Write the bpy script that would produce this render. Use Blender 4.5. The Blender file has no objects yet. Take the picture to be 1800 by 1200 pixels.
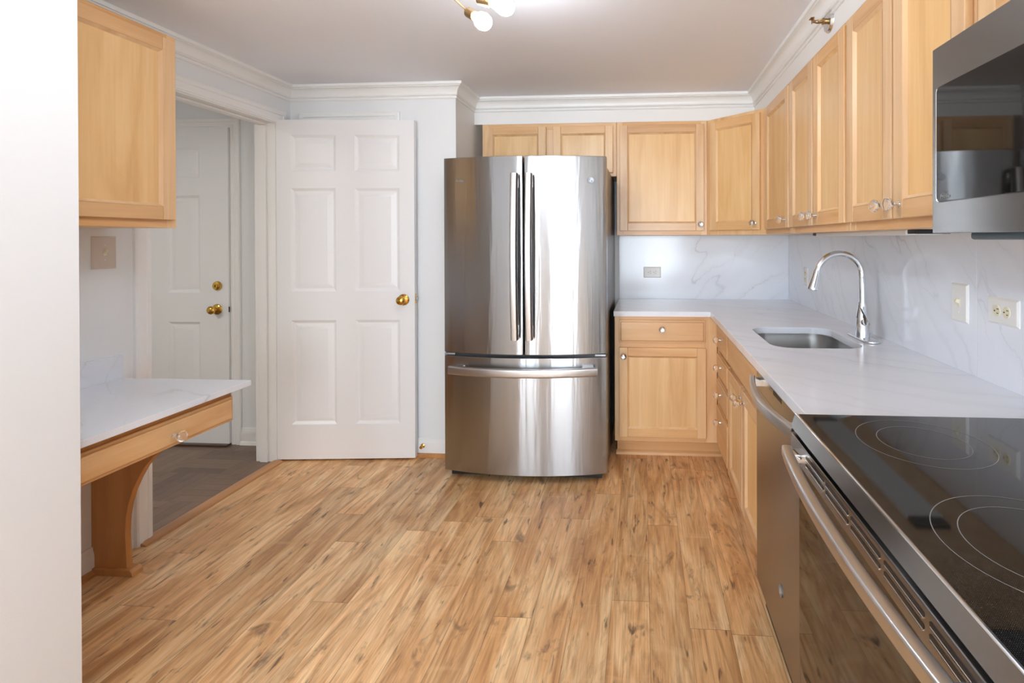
import bpy, bmesh, math, random
from mathutils import Matrix, Vector

scene = bpy.context.scene
COL = scene.collection
PI = math.pi

# ------------------------------------------------------------------ camera
F_PX, PX, PY = 884.76, 1072.145, 424.489          # focal length and principal point (1800x1200)
CAM_H, YAW, PITCH, ROLL = 1.3224, 0.0650, -0.0042, 0.0026
cam_data = bpy.data.cameras.new('camera')
cam_data.sensor_fit = 'HORIZONTAL'
cam_data.sensor_width = 36.0
cam_data.lens = F_PX / 1800 * 36.0
cam_data.shift_x = -(PX - 900) / 1800
cam_data.shift_y = (PY - 600) / 1800
cam_data.clip_start = 0.02
cam = bpy.data.objects.new('camera', cam_data)
COL.objects.link(cam)
cam.location = (0, 0, CAM_H)
cam.rotation_mode = 'XYZ'
cam.matrix_world = (Matrix.Translation((0, 0, CAM_H)) @ Matrix.Rotation(YAW, 4, 'Z')
                    @ Matrix.Rotation(PI / 2 + PITCH, 4, 'X') @ Matrix.Rotation(-ROLL, 4, 'Z'))
scene.camera = cam

# ------------------------------------------------------------------ world, light, exposure
scene.view_settings.view_transform = 'Standard'
scene.view_settings.look = 'None'
scene.view_settings.gamma = 1.0
scene.view_settings.use_curve_mapping = False
scene.view_settings.exposure = 1.02
world = bpy.data.worlds.new('world')
scene.world = world
world.use_nodes = True
world.node_tree.nodes['Background'].inputs[0].default_value = (0.78, 0.88, 1.0, 1)
world.node_tree.nodes['Background'].inputs[1].default_value = 1.0
scene.cycles.caustics_reflective = False
scene.cycles.caustics_refractive = False
scene.cycles.sample_clamp_indirect = 4.0
scene.cycles.max_bounces = 10
scene.cycles.diffuse_bounces = 6


def area_light(name, loc, rot, sx, sy, watts, color):
    d = bpy.data.lights.new(name, 'AREA')
    d.shape = 'RECTANGLE'
    d.size, d.size_y, d.energy, d.color = sx, sy, watts, color
    o = bpy.data.objects.new(name, d)
    COL.objects.link(o)
    o.location, o.rotation_euler = loc, rot
    return o


TILT = 0.30       # tips the window lights upward, added to brighten the ceiling
# daylight falling through the two windows of the dining end behind the camera
area_light('window_daylight', (0.12, -3.62, 1.15), (PI / 2 + TILT, 0, 0), 1.9, 2.2, 128, (0.80, 0.90, 1.0))
area_light('window_daylight', (-1.63, -3.62, 1.15), (PI / 2 + TILT, 0, 0), 1.3, 2.2, 92, (0.80, 0.90, 1.0))
area_light('window_daylight', (2.62, -2.0, 1.15), (PI / 2 + TILT, 0, PI / 2), 2.0, 2.2, 42, (0.80, 0.90, 1.0))  # light of the added side window, put in to brighten the near wall
# unseen fill light added to brighten the hallway beyond the left wall
area_light('hall_lamp', (-3.25, 0.9, 2.26), (0, 0, 0), 0.35, 0.35, 12, (1.0, 0.95, 0.86))
BULB_STRENGTH = 52.0

# ------------------------------------------------------------------ layout (metres)
YB, XR, XL = 3.648, 1.034, -2.187        # face of back splash, right splash, left wall
WB, WR = YB + 0.012, XR + 0.012          # walls behind the quartz
YC = 3.002                               # closet wall beside the fridge
XJ = -1.1345                             # side wall of the fridge alcove
HC = 2.274                               # ceiling
XN, YN = -1.562, 1.30                    # near partition corner
UF = 3.343                               # upper box front, back wall
UX = 0.729                               # upper box front, right wall
ZUB, ZUT = 1.35, 2.10
YS = -3.2                                # far end of the room behind the camera
XH = -2.312                              # hall side of left wall


# ------------------------------------------------------------------ mesh helpers
def absorb(bm, t, mi=0, mtx=None):
    for f in t.faces:
        f.material_index = mi
    if mtx is not None:
        t.transform(mtx)
    me = bpy.data.meshes.new('tmp')
    t.to_mesh(me)
    t.free()
    bm.from_mesh(me)
    bpy.data.meshes.remove(me)


def box(bm, x0, x1, y0, y1, z0, z1, bev=0.0, mi=0, seg=2, mtx=None):
    t = bmesh.new()
    bmesh.ops.create_cube(t, size=1)
    for v in t.verts:
        v.co = Vector(((x0 + x1) / 2 + v.co.x * (x1 - x0), (y0 + y1) / 2 + v.co.y * (y1 - y0), (z0 + z1) / 2 + v.co.z * (z1 - z0)))
    if bev > 0:
        bmesh.ops.bevel(t, geom=t.edges[:], offset=bev, segments=seg, profile=0.5, affect='EDGES')
    absorb(bm, t, mi, mtx)


def prism(bm, pts, axis, a, b, bev=0.0, mi=0, seg=2, mtx=None):
    """closed polygon extruded along an axis; pts are the two other coordinates in x,y,z order"""
    t = bmesh.new()

    def co(p, h):
        if axis == 'z':
            return (p[0], p[1], h)
        if axis == 'y':
            return (p[0], h, p[1])
        return (h, p[0], p[1])
    A = [t.verts.new(co(p, a)) for p in pts]
    B = [t.verts.new(co(p, b)) for p in pts]
    n = len(pts)
    fa = t.faces.new(A)
    fb = t.faces.new(B[::-1])
    for i in range(n):
        t.faces.new((A[i], B[i], B[(i + 1) % n], A[(i + 1) % n]))
    bmesh.ops.recalc_face_normals(t, faces=t.faces[:])
    if bev > 0:
        es = list(set(fa.edges[:] + fb.edges[:]))
        bmesh.ops.bevel(t, geom=es, offset=bev, segments=seg, profile=0.5, affect='EDGES')
    absorb(bm, t, mi, mtx)


def lathe(bm, prof, mtx=None, n=24, mi=0):
    """profile of (radius, height) around local +Z"""
    t = bmesh.new()
    rings = []
    for r, h in prof:
        if r < 1e-6:
            rings.append([t.verts.new((0, 0, h))])
        else:
            rings.append([t.verts.new((r * math.cos(2 * PI * k / n), r * math.sin(2 * PI * k / n), h)) for k in range(n)])
    for a, b in zip(rings, rings[1:]):
        for k in range(n):
            k2 = (k + 1) % n
            if len(a) == 1 and len(b) == 1:
                continue
            if len(a) == 1:
                t.faces.new((a[0], b[k], b[k2]))
            elif len(b) == 1:
                t.faces.new((a[k], a[k2], b[0]))
            else:
                t.faces.new((a[k], a[k2], b[k2], b[k]))
    bmesh.ops.recalc_face_normals(t, faces=t.faces[:])
    absorb(bm, t, mi, mtx)


def tube(bm, pts, rad, n=14, mi=0, squash=None, up=(0, 0, 1), mtx=None):
    """round or flattened tube through points; rad number or list; squash = (side, up) factors"""
    t = bmesh.new()
    P = [Vector(p) for p in pts]
    R = rad if isinstance(rad, (list, tuple)) else [rad] * len(P)
    rings = []
    up = Vector(up)
    for i, p in enumerate(P):
        d = (P[min(i + 1, len(P) - 1)] - P[max(i - 1, 0)]).normalized()
        s = d.cross(up)
        if s.length < 1e-4:
            s = d.cross(Vector((0, 1, 0.01)))
        s.normalize()
        u = s.cross(d).normalized()
        a, b = squash if squash else (1, 1)
        ring = []
        for k in range(n):
            c, q = math.cos(2 * PI * k / n), math.sin(2 * PI * k / n)
            if squash:   # rounded-rectangle section
                c = math.copysign(abs(c) ** 0.45, c)
                q = math.copysign(abs(q) ** 0.45, q)
            ring.append(t.verts.new(p + s * (c * R[i] * a) + u * (q * R[i] * b)))
        rings.append(ring)
    for a, b in zip(rings, rings[1:]):
        for k in range(n):
            t.faces.new((a[k], a[(k + 1) % n], b[(k + 1) % n], b[k]))
    t.faces.new(rings[0][::-1])
    t.faces.new(rings[-1])
    bmesh.ops.recalc_face_normals(t, faces=t.faces[:])
    absorb(bm, t, mi, mtx)


def sweep(bm, path, prof, mi=0):
    """moulding: prof = (out, z) closed polygon; path = list of (x, y); 'out' is to the left of the walking direction"""
    t = bmesh.new()
    rows = []
    m = len(path)
    for i in range(m):
        p = Vector((path[i][0], path[i][1]))
        dirs = []
        if i > 0:
            dirs.append((p - Vector(path[i - 1])).normalized())
        if i < m - 1:
            dirs.append((Vector(path[i + 1]) - p).normalized())
        ns = [Vector((-d.y, d.x)) for d in dirs]
        if len(ns) == 2:
            s = ns[0] + ns[1]
            nrm = s / max(1e-6, s.dot(ns[0]))
        else:
            nrm = ns[0]
        rows.append([t.verts.new((p.x + nrm.x * o, p.y + nrm.y * o, z)) for o, z in prof])
    k = len(prof)
    for a, b in zip(rows, rows[1:]):
        for j in range(k):
            t.faces.new((a[j], a[(j + 1) % k], b[(j + 1) % k], b[j]))
    t.faces.new(rows[0])
    t.faces.new(rows[-1][::-1])
    bmesh.ops.recalc_face_normals(t, faces=t.faces[:])
    absorb(bm, t, mi)


def panel_face(bm, w, h, y, panels, rings, flip=False, mi=0):
    """flat face in the XZ plane at depth y with sunken-and-raised panels; rings = (inset, depth)"""
    t = bmesh.new()
    s = -1 if flip else 1
    xs = sorted({0, w} | {p[0] for p in panels} | {p[1] for p in panels})
    zs = sorted({0, h} | {p[2] for p in panels} | {p[3] for p in panels})
    V = {}

    def vert(x, yy, z):
        k = (round(x, 5), round(yy, 5), round(z, 5))
        if k not in V:
            V[k] = t.verts.new((x, yy, z))
        return V[k]
    for a, b in zip(xs, xs[1:]):
        for c, d in zip(zs, zs[1:]):
            if any(p[0] - 1e-6 <= a and b <= p[1] + 1e-6 and p[2] - 1e-6 <= c and d <= p[3] + 1e-6 for p in panels):
                continue
            t.faces.new((vert(a, y, c), vert(b, y, c), vert(b, y, d), vert(a, y, d)))
    for (x0, x1, z0, z1) in panels:
        prev = None
        for ins, dep in rings:
            yy = y + s * dep
            r = [vert(x0 + ins, yy, z0 + ins), vert(x1 - ins, yy, z0 + ins), vert(x1 - ins, yy, z1 - ins), vert(x0 + ins, yy, z1 - ins)]
            if prev:
                for k in range(4):
                    t.faces.new((prev[k], prev[(k + 1) % 4], r[(k + 1) % 4], r[k]))
            prev = r
        t.faces.new(prev)
    bmesh.ops.recalc_face_normals(t, faces=t.faces[:])
    absorb(bm, t, mi)


def obj(name, bm, mats, parent=None, loc=(0, 0, 0), rotz=0.0, sharp=32):
    me = bpy.data.meshes.new(name)
    bm.to_mesh(me)
    bm.free()
    for m in (mats if isinstance(mats, (list, tuple)) else [mats]):
        me.materials.append(m)
    me.polygons.foreach_set('use_smooth', [True] * len(me.polygons))
    me.set_sharp_from_angle(angle=math.radians(sharp))
    o = bpy.data.objects.new(name, me)
    COL.objects.link(o)
    wn = o.modifiers.new('weighted_normals', 'WEIGHTED_NORMAL')
    wn.keep_sharp = True
    wn.weight = 100
    o.location = loc
    o.rotation_euler = (0, 0, rotz)
    if parent:
        o.parent = parent
    return o


def tag(o, label, cat, group=None):
    o['label'] = label
    o['category'] = cat
    if group:
        o['group'] = group
    return o


def thing(name, label, cat, loc=(0, 0, 0), rotz=0.0, group=None):
    o = bpy.data.objects.new(name, None)
    o.empty_display_size = 0.05
    COL.objects.link(o)
    o.location = loc
    o.rotation_euler = (0, 0, rotz)
    return tag(o, label, cat, group)


def struct(o, label, cat):
    o['kind'] = 'structure'
    return tag(o, label, cat)


def copy_child(src, parent, loc, name=None):
    o = src.copy()
    COL.objects.link(o)
    o.parent = parent
    o.location = loc
    if name:
        o.name = name
    return o


def lettering(name, text, size, mat, parent, loc, rot, bold=0.0, depth=0.0004):
    c = bpy.data.curves.new(name, 'FONT')
    c.body = text
    c.size = size
    c.extrude = depth
    c.offset = bold
    c.align_x = 'CENTER'
    c.align_y = 'CENTER'
    tmp = bpy.data.objects.new('tmp', c)
    COL.objects.link(tmp)
    dg = bpy.context.evaluated_depsgraph_get()
    me = bpy.data.meshes.new_from_object(tmp.evaluated_get(dg))
    bpy.data.objects.remove(tmp)
    bpy.data.curves.remove(c)
    me.name = name
    me.materials.clear()
    me.materials.append(mat)
    o = bpy.data.objects.new(name, me)
    COL.objects.link(o)
    o.parent = parent
    o.location = loc
    o.rotation_euler = rot
    return o


# ------------------------------------------------------------------ materials
def srgb(r, g, b):
    f = lambda c: (c / 255 / 12.92) if c / 255 <= 0.04045 else ((c / 255 + 0.055) / 1.055) ** 2.4
    return (f(r), f(g), f(b), 1.0)


class Nodes:
    def __init__(self, name):
        self.mat = bpy.data.materials.new(name)
        self.mat.use_nodes = True
        self.t = self.mat.node_tree
        self.bsdf = self.t.nodes['Principled BSDF']

    def n(self, kind, out=0, props=None, **ins):
        nd = self.t.nodes.new('ShaderNode' + kind)
        for k, v in (props or {}).items():
            setattr(nd, k, v)
        for k, v in ins.items():
            s = nd.inputs[int(k[1:])] if k[0] == 'i' and k[1:].isdigit() else nd.inputs[k.replace('_', ' ')]
            self.put(s, v)
        return nd.outputs[out]

    def put(self, sock, v):
        if isinstance(v, bpy.types.NodeSocket):
            self.t.links.new(v, sock)
        else:
            sock.default_value = v

    def math(self, op, a, b=0.0, c=0.0, clamp=False):
        return self.n('Math', props={'operation': op, 'use_clamp': clamp}, i0=a, i1=b, i2=c)

    def mix(self, fac, a, b, mode='MIX'):
        nd = self.t.nodes.new('ShaderNodeMix')
        nd.data_type = 'RGBA'
        nd.blend_type = mode
        self.put(nd.inputs[0], fac)
        self.put(nd.inputs[6], a)
        self.put(nd.inputs[7], b)
        return nd.outputs[2]

    def ramp(self, fac, stops):
        nd = self.t.nodes.new('ShaderNodeValToRGB')
        e = nd.color_ramp.elements
        while len(e) < len(stops):
            e.new(0.5)
        for el, (p, c) in zip(e, stops):
            el.position = p
            el.color = c
        self.t.links.new(fac, nd.inputs[0])
        return nd.outputs[0]

    def scale(self, vec, s):
        return self.n('Vector Math'.replace(' ', ''), props={'operation': 'MULTIPLY'}, i0=vec, i1=s)

    def noise(self, vec, scale, detail=3.0, rough=0.5, dist=0.0):
        return self.n('TexNoise', Vector=vec, Scale=scale, Detail=detail, Roughness=rough, Distortion=dist)

    def set(self, **kw):
        for k, v in kw.items():
            self.put(self.bsdf.inputs[k.replace('_', ' ')], v)
        return self.mat


def plain(name, col, rough=0.5, metal=0.0, bump=0.0, bscale=300, **kw):
    N = Nodes(name)
    if bump:
        co = N.n('TexCoord', 3)
        h = N.noise(co, bscale, 2)
        N.set(Normal=N.n('Bump', Strength=bump, Distance=0.002, Height=h))
    return N.set(Base_Color=col, Roughness=rough, Metallic=metal, **kw)


def wood(name, axis, light, mid, dark, rough=0.34):
    N = Nodes(name)
    co = N.n('TexCoord', 3)
    rnd = N.n('ObjectInfo', 5)
    off = N.n('VectorMath', props={'operation': 'SCALE'}, i0=(37.0, 11.0, 23.0), Scale=rnd)
    p = N.n('VectorMath', props={'operation': 'ADD'}, i0=co, i1=off)
    s = {'z': (9, 9, 0.9), 'x': (0.9, 9, 9), 'y': (9, 0.9, 9)}[axis]
    s2 = {'z': (70, 70, 2.2), 'x': (2.2, 70, 70), 'y': (70, 2.2, 70)}[axis]
    a = N.noise(N.scale(p, s), 1.0, 4, 0.55, 1.2)
    b = N.noise(N.scale(p, s2), 1.0, 4, 0.6, 0.4)
    c = N.noise(p, 2.2, 2, 0.5, 0.5)
    base = N.ramp(a, [(0.28, dark), (0.5, mid), (0.72, light)])
    base = N.mix(N.math('MULTIPLY', N.math('SUBTRACT', 0.58, b, clamp=True), 1.1, clamp=True), base, dark)
    base = N.mix(N.math('MULTIPLY', N.math('SUBTRACT', c, 0.42, clamp=True), 1.2, clamp=True), base, light)
    base = N.mix(rnd, base, N.mix(1.0, base, (1.0, 0.965, 0.86, 1), 'MULTIPLY'))
    tone = N.math('ADD', 0.93, N.math('MULTIPLY', rnd, 0.1))
    base = N.n('VectorMath', props={'operation': 'SCALE'}, i0=base, Scale=tone)
    N.set(Normal=N.n('Bump', Strength=0.05, Distance=0.001, Height=b))
    return N.set(Base_Color=base, Roughness=rough, Coat_Weight=0.15, Coat_Roughness=0.25)


W_L, W_M, W_D = srgb(240, 208, 168), srgb(232, 194, 149), srgb(214, 169, 122)
M_WV = wood('maple_upright', 'z', W_L, W_M, W_D)
M_WH = wood('maple_level', 'x', srgb(234, 195, 148), srgb(224, 178, 127), srgb(206, 154, 103))
M_WP = wood('maple_panel', 'z', srgb(243, 208, 157), srgb(236, 195, 140), srgb(218, 171, 115))
M_OAK = wood('oak_strip', 'y', srgb(205, 152, 100), srgb(190, 134, 82), srgb(165, 110, 62))
M_DESKWOOD = wood('aged_maple', 'z', srgb(212, 156, 100), srgb(198, 140, 84), srgb(178, 120, 68))
M_WHITE = plain('wall_paint', srgb(233, 235, 236), 0.6, bump=0.08, bscale=260)
M_TRIM = plain('trim_paint', srgb(240, 240, 238), 0.35)
M_DOOR = plain('door_paint', srgb(238, 238, 238), 0.38, bump=0.05, bscale=120)
M_CEIL = plain('ceiling_paint', srgb(240, 243, 250), 0.7, bump=0.1, bscale=200)
M_DARK = plain('dark_void', srgb(26, 25, 24), 0.7)
M_BLACK = plain('black_plastic', srgb(22, 23, 25), 0.4)
M_CHROME = plain('chrome', (0.83, 0.85, 0.87, 1), 0.06, 1.0)
M_BRASS = plain('polished_brass', srgb(214, 170, 84), 0.14, 1.0)
M_AGED = plain('aged_brass', srgb(168, 140, 98), 0.3, 1.0)
M_PLATE = plain('ivory_plate', srgb(233, 232, 228), 0.35)
M_IVORY = plain('ivory_insert', srgb(228, 221, 192), 0.35)
M_BEIGE = plain('beige_plate', srgb(214, 202, 190), 0.4)
M_CRYSTAL = plain('crystal', (1, 1, 1, 1), 0.02, 0.0, Transmission_Weight=0.97, IOR=1.49)
def pane_mat():
    N = Nodes('window_pane')
    t = N.t
    tr = t.nodes.new('ShaderNodeBsdfTransparent')
    gl = t.nodes.new('ShaderNodeBsdfGlossy')
    gl.inputs['Roughness'].default_value = 0.0
    mx = t.nodes.new('ShaderNodeMixShader')
    mx.inputs[0].default_value = 0.06
    t.links.new(tr.outputs[0], mx.inputs[1])
    t.links.new(gl.outputs[0], mx.inputs[2])
    t.links.new(mx.outputs[0], t.nodes['Material Output'].inputs[0])
    return N.mat


M_PANE = pane_mat()
M_BADGE = plain('badge_grey', srgb(150, 155, 160), 0.35, 0.8)
M_LETTER = plain('pale_lettering', srgb(150, 156, 160), 0.4, 0.2)
M_VENTBLUE = plain('grey_blue_plastic', srgb(92, 108, 118), 0.45)
M_SILL = plain('dark_sill_wood', srgb(74, 50, 38), 0.35)
M_RING = plain('burner_ring', srgb(132, 132, 130), 0.4)


def steel(name, col, rough=0.27, aniso=0.75, streak=0.0):
    N = Nodes(name)
    co = N.n('TexCoord', 3)
    b = N.noise(N.scale(co, (3, 3, 900)), 1.0, 2, 0.6)
    if streak:
        st = N.noise(N.scale(co, (15, 15, 0.9)), 1.0, 3, 0.55, 0.3)
        N.set(Normal=N.n('Bump', Strength=streak, Distance=0.01, Height=st))
    tan = N.n('Tangent', props={'direction_type': 'RADIAL', 'axis': 'Z'})
    N.set(Tangent=tan, Anisotropic=aniso, Anisotropic_Rotation=0.25)
    r = N.math('ADD', rough - 0.01, N.math('MULTIPLY', b, 0.02))
    return N.set(Base_Color=col, Metallic=1.0, Roughness=r)


M_STEEL = steel('brushed_steel', (0.41, 0.415, 0.42, 1), 0.21, 1.0, 0.13)
M_SLATE = steel('dark_brushed_steel', (0.31, 0.305, 0.30, 1), 0.25, 0.9)
M_BAR = plain('satin_steel', (0.56, 0.55, 0.54, 1), 0.3, 1.0)
M_SINK = plain('sink_steel', (0.55, 0.55, 0.54, 1), 0.3, 1.0)
M_FRIDGESIDE = plain('fridge_side', srgb(96, 90, 86), 0.3, 0.6)


def glass_top():
    N = Nodes('ceramic_glass')
    co = N.n('TexCoord', 3)
    v = N.n('TexVoronoi', 0, props={'feature': 'F1', 'distance': 'EUCLIDEAN'}, Vector=co, Scale=420.0, Randomness=0.0)
    d = N.math('LESS_THAN', v, 0.25)
    c = N.mix(d, srgb(13, 13, 13), srgb(66, 60, 54))
    return N.set(Base_Color=c, Roughness=0.05, IOR=1.52, Specular_IOR_Level=0.6)


M_COOK = glass_top()
M_GLASSDOOR = plain('dark_oven_glass', srgb(20, 18, 17), 0.035, 0.0, IOR=1.55, Specular_IOR_Level=0.6)


def quartz(name='white_quartz', strength=0.32):
    N = Nodes(name)
    co = N.n('TexCoord', 3)
    dot = lambda v: N.n('VectorMath', 1, props={'operation': 'DOT_PRODUCT'}, i0=co, i1=v)
    wob = N.math('ADD', N.math('MULTIPLY', N.noise(co, 5.0, 4, 0.6), 0.20), N.math('MULTIPLY', N.noise(co, 26.0, 3, 0.6), 0.035))
    u = N.math('ADD', N.math('MULTIPLY', dot((-0.48, -0.70, 0.53)), 1.9), wob)
    m = N.n('CombineXYZ', X=u, Y=N.math('MULTIPLY', dot((0.74, 0.0, 0.67)), 0.30), Z=N.math('MULTIPLY', dot((0.0, 0.61, 0.79)), 0.30))
    w1 = N.noise(m, 2.2, 2, 0.5)
    w2 = N.noise(N.n('VectorMath', props={'operation': 'ADD'}, i0=m, i1=(7.3, 2.1, 4.4)), 3.4, 2, 0.5)
    gate = N.noise(N.n('VectorMath', props={'operation': 'ADD'}, i0=co, i1=(1.3, 9.1, 3.4)), 2.4, 2)

    def line(w, width):
        d = N.math('ABSOLUTE', N.math('SUBTRACT', w, 0.5))
        return N.math('SUBTRACT', 1.0, N.math('DIVIDE', d, width), clamp=True)
    g1 = N.math('MULTIPLY', N.math('SUBTRACT', gate, 0.44, clamp=True), 6.0, clamp=True)
    g2 = N.math('MULTIPLY', N.math('SUBTRACT', 0.54, gate, clamp=True), 6.0, clamp=True)
    l1 = N.math('MULTIPLY', line(w1, 0.006), g1)
    l2 = N.math('MULTIPLY', line(w2, 0.006), g2)
    soft = N.math('MULTIPLY', line(w1, 0.05), 0.10)
    f = N.math('ADD', N.math('MULTIPLY', N.math('MAXIMUM', l1, N.math('MULTIPLY', l2, 0.5)), strength), N.math('MULTIPLY', soft, 0.7), clamp=True)
    c = N.mix(f, srgb(233, 237, 244), srgb(150, 152, 156))
    return N.set(Base_Color=c, Roughness=0.14, IOR=1.5)


M_QUARTZ = quartz()
M_QTOP = quartz('white_quartz_top', 0.2)


def floor_planks():
    N = Nodes('oak_laminate_planks')
    co = N.n('TexCoord', 3)
    xyz = N.n('SeparateXYZ', 0, Vector=co)
    sep = xyz.node
    X, Y = sep.outputs[0], sep.outputs[1]
    u = N.math('DIVIDE', N.math('ADD', X, 0.390 + 4 * 0.137), 0.137)
    row, fu = N.math('FLOOR', u), N.math('FRACT', u)
    rr = N.n('TexWhiteNoise', 0, props={'noise_dimensions': '1D'}, W=row)
    v = N.math('ADD', N.math('DIVIDE', Y, 1.2), N.math('MULTIPLY', rr, 7.0))
    colm, fv = N.math('FLOOR', v), N.math('FRACT', v)
    pid = N.n('TexWhiteNoise', 0, props={'noise_dimensions': '2D'}, Vector=N.n('CombineXYZ', X=row, Y=colm, Z=0.0))
    pid2 = N.n('TexWhiteNoise', 0, props={'noise_dimensions': '2D'}, Vector=N.n('CombineXYZ', X=colm, Y=row, Z=0.0))
    zoff = N.math('MULTIPLY', pid, 60.0)

    def nz(sx, sy, det, rough=0.55, dist=0.0, zo=0.0):
        vec = N.n('CombineXYZ', X=N.math('MULTIPLY', X, sx), Y=N.math('MULTIPLY', Y, sy), Z=N.math('ADD', zoff, zo))
        return N.noise(vec, 1.0, det, rough, dist)
    broad = nz(8, 1.7, 4, 0.6, 1.0)
    grain = nz(16, 1.7, 4, 0.6, 2.6, 5)
    fine = nz(300, 5, 3, 0.6, 0.15, 9)
    knot = nz(13, 6.5, 4, 0.6, 0.6, 13)
    crack = nz(42, 7.5, 3, 0.55, 0.4, 17)
    band = nz(3, 13, 3, 0.6, 0.5, 21)
    base = N.ramp(broad, [(0.30, srgb(190, 139, 88)), (0.46, srgb(222, 173, 119)), (0.64, srgb(243, 208, 158))])
    g = N.math('MULTIPLY', N.math('SUBTRACT', 0.55, grain, clamp=True), 2.6, clamp=True)
    base = N.mix(g, base, srgb(146, 94, 52))
    fg = N.math('MULTIPLY', N.math('SUBTRACT', 0.54, fine, clamp=True), 1.8, clamp=True)
    base = N.mix(N.math('MULTIPLY', fg, 0.8), base, srgb(138, 88, 48))
    bd = N.math('MULTIPLY', N.math('SUBTRACT', band, 0.58, clamp=True), 2.6, clamp=True)
    base = N.mix(bd, base, srgb(233, 193, 142))
    k = N.math('MULTIPLY', N.math('SUBTRACT', knot, 0.615, clamp=True), 9.0, clamp=True)
    base = N.mix(N.math('MULTIPLY', k, 0.75), base, srgb(104, 76, 56))
    ck = N.math('MULTIPLY', N.math('SUBTRACT', crack, 0.635, clamp=True), 12.0, clamp=True)
    base = N.mix(N.math('MULTIPLY', ck, 0.8), base, srgb(84, 58, 42))
    tone = N.math('ADD', 0.95, N.math('MULTIPLY', pid2, 0.24))
    base = N.n('VectorMath', props={'operation': 'SCALE'}, i0=base, Scale=tone)
    du = N.math('MINIMUM', fu, N.math('SUBTRACT', 1.0, fu))
    dv = N.math('MINIMUM', fv, N.math('SUBTRACT', 1.0, fv))
    su = N.math('SUBTRACT', 1.0, N.math('DIVIDE', du, 0.011), clamp=True)
    sv = N.math('SUBTRACT', 1.0, N.math('DIVIDE', dv, 0.0014), clamp=True)
    seam = N.math('MAXIMUM', su, sv)
    base = N.mix(N.math('MULTIPLY', seam, 0.75), base, srgb(96, 64, 38))
    hgt = N.math('ADD', N.math('MULTIPLY', seam, -1.0), N.math('MULTIPLY', fine, 0.3))
    N.set(Normal=N.n('Bump', Strength=0.18, Distance=0.001, Height=hgt))
    ro = N.math('ADD', 0.30, N.math('MULTIPLY', fine, 0.16))
    return N.set(Base_Color=base, Roughness=ro)


M_FLOOR = floor_planks()


def parquet():
    N = Nodes('dark_parquet')
    co = N.n('TexCoord', 3)
    sep = N.n('SeparateXYZ', 0, Vector=co).node
    X, Y = sep.outputs[0], sep.outputs[1]
    T = 0.30
    a, b = N.math('DIVIDE', X, T), N.math('DIVIDE', Y, T)
    chk = N.math('MODULO', N.math('ADD', N.math('ADD', N.math('FLOOR', a), N.math('FLOOR', b)), 100.0), 2.0)
    strip = N.math('ADD', N.math('MULTIPLY', chk, a), N.math('MULTIPLY', N.math('SUBTRACT', 1.0, chk), b))
    s6 = N.math('MULTIPLY', strip, 5.0)
    cell = N.n('TexWhiteNoise', 0, props={'noise_dimensions': '3D'}, Vector=N.n('CombineXYZ', X=N.math('FLOOR', a), Y=N.math('FLOOR', b), Z=N.math('FLOOR', s6)))
    nz = N.noise(N.scale(co, (22, 22, 1)), 1.0, 4)
    f = N.math('ADD', N.math('MULTIPLY', cell, 0.6), N.math('MULTIPLY', nz, 0.5))
    c = N.ramp(f, [(0.15, srgb(82, 58, 42)), (0.85, srgb(126, 98, 76))])
    fr = N.math('FRACT', s6)
    seam = N.math('LESS_THAN', N.math('MINIMUM', fr, N.math('SUBTRACT', 1.0, fr)), 0.03)
    c = N.mix(N.math('MULTIPLY', seam, 0.6), c, srgb(50, 38, 30))
    return N.set(Base_Color=c, Roughness=0.28)


M_PARQUET = parquet()


def bulb_mat():
    N = Nodes('lit_bulb')
    return N.set(Base_Color=(1, 1, 1, 1), Roughness=0.1, Emission_Color=(0.86, 0.92, 1.0, 1), Emission_Strength=BULB_STRENGTH)


M_BULB = bulb_mat()

# ------------------------------------------------------------------ the room
def slab(name, label, cat, x0, x1, y0, y1, z0, z1, mat, bev=0.0):
    b = bmesh.new()
    box(b, x0, x1, y0, y1, z0, z1, bev)
    return struct(obj(name, b, mat), label, cat)


slab('floor', 'warm oak laminate plank floor of the kitchen', 'floor', XL - 0.02, 2.3, YS, WB + 0.1, -0.06, 0.0, M_FLOOR)
slab('floor_hall', 'dark parquet floor of the hallway beyond the doorway', 'floor', -4.2, XL - 0.02, -1.2, 3.3, -0.06, 0.0, M_PARQUET)
slab('ceiling', 'plain pale grey painted kitchen ceiling', 'ceiling', XL - 0.02, 2.3, YS, WB + 0.1, HC, HC + 0.1, M_CEIL)
slab('ceiling_hall', 'shaded ceiling of the hallway', 'ceiling', -4.2, XL - 0.02, -1.2, 3.3, HC + 0.02, HC + 0.1, M_CEIL)
slab('wall_back', 'white wall behind the fridge and back counter', 'wall', XJ - 0.02, WR + 0.1, WB, WB + 0.1, 0, HC, M_WHITE)
slab('wall_right', 'white wall behind the sink run and the range', 'wall', WR, WR + 0.1, -0.9, WB, 0, HC, M_WHITE)
slab('wall_alcove', 'white side wall of the alcove left of the fridge', 'wall', XJ - 0.1, XJ, YC + 0.1, WB, 0, HC, M_WHITE)
b = bmesh.new()
OX0, OX1, OZ = -2.06, -1.545, 2.045      # closet opening behind the open door
box(b, XL - 0.12, OX0, YC, YC + 0.1, 0, HC)
box(b, OX1, XJ - 0.0, YC, YC + 0.1, 0, HC)
box(b, OX0, OX1, YC, YC + 0.1, OZ, HC)
struct(obj('wall_closet', b, M_WHITE), 'white wall behind the open white door', 'wall')
DY0, DY1, DZ = 2.083, 2.885, 2.04        # doorway in the left wall
b = bmesh.new()
box(b, XH, XL, YN - 0.6, DY0, 0, HC)
box(b, XH, XL, DY1, YC + 0.1, 0, HC)
box(b, XH, XL, DY0, DY1, DZ, HC)
struct(obj('wall_left', b, M_WHITE), 'white left wall with the doorway to the hall', 'wall')
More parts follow.
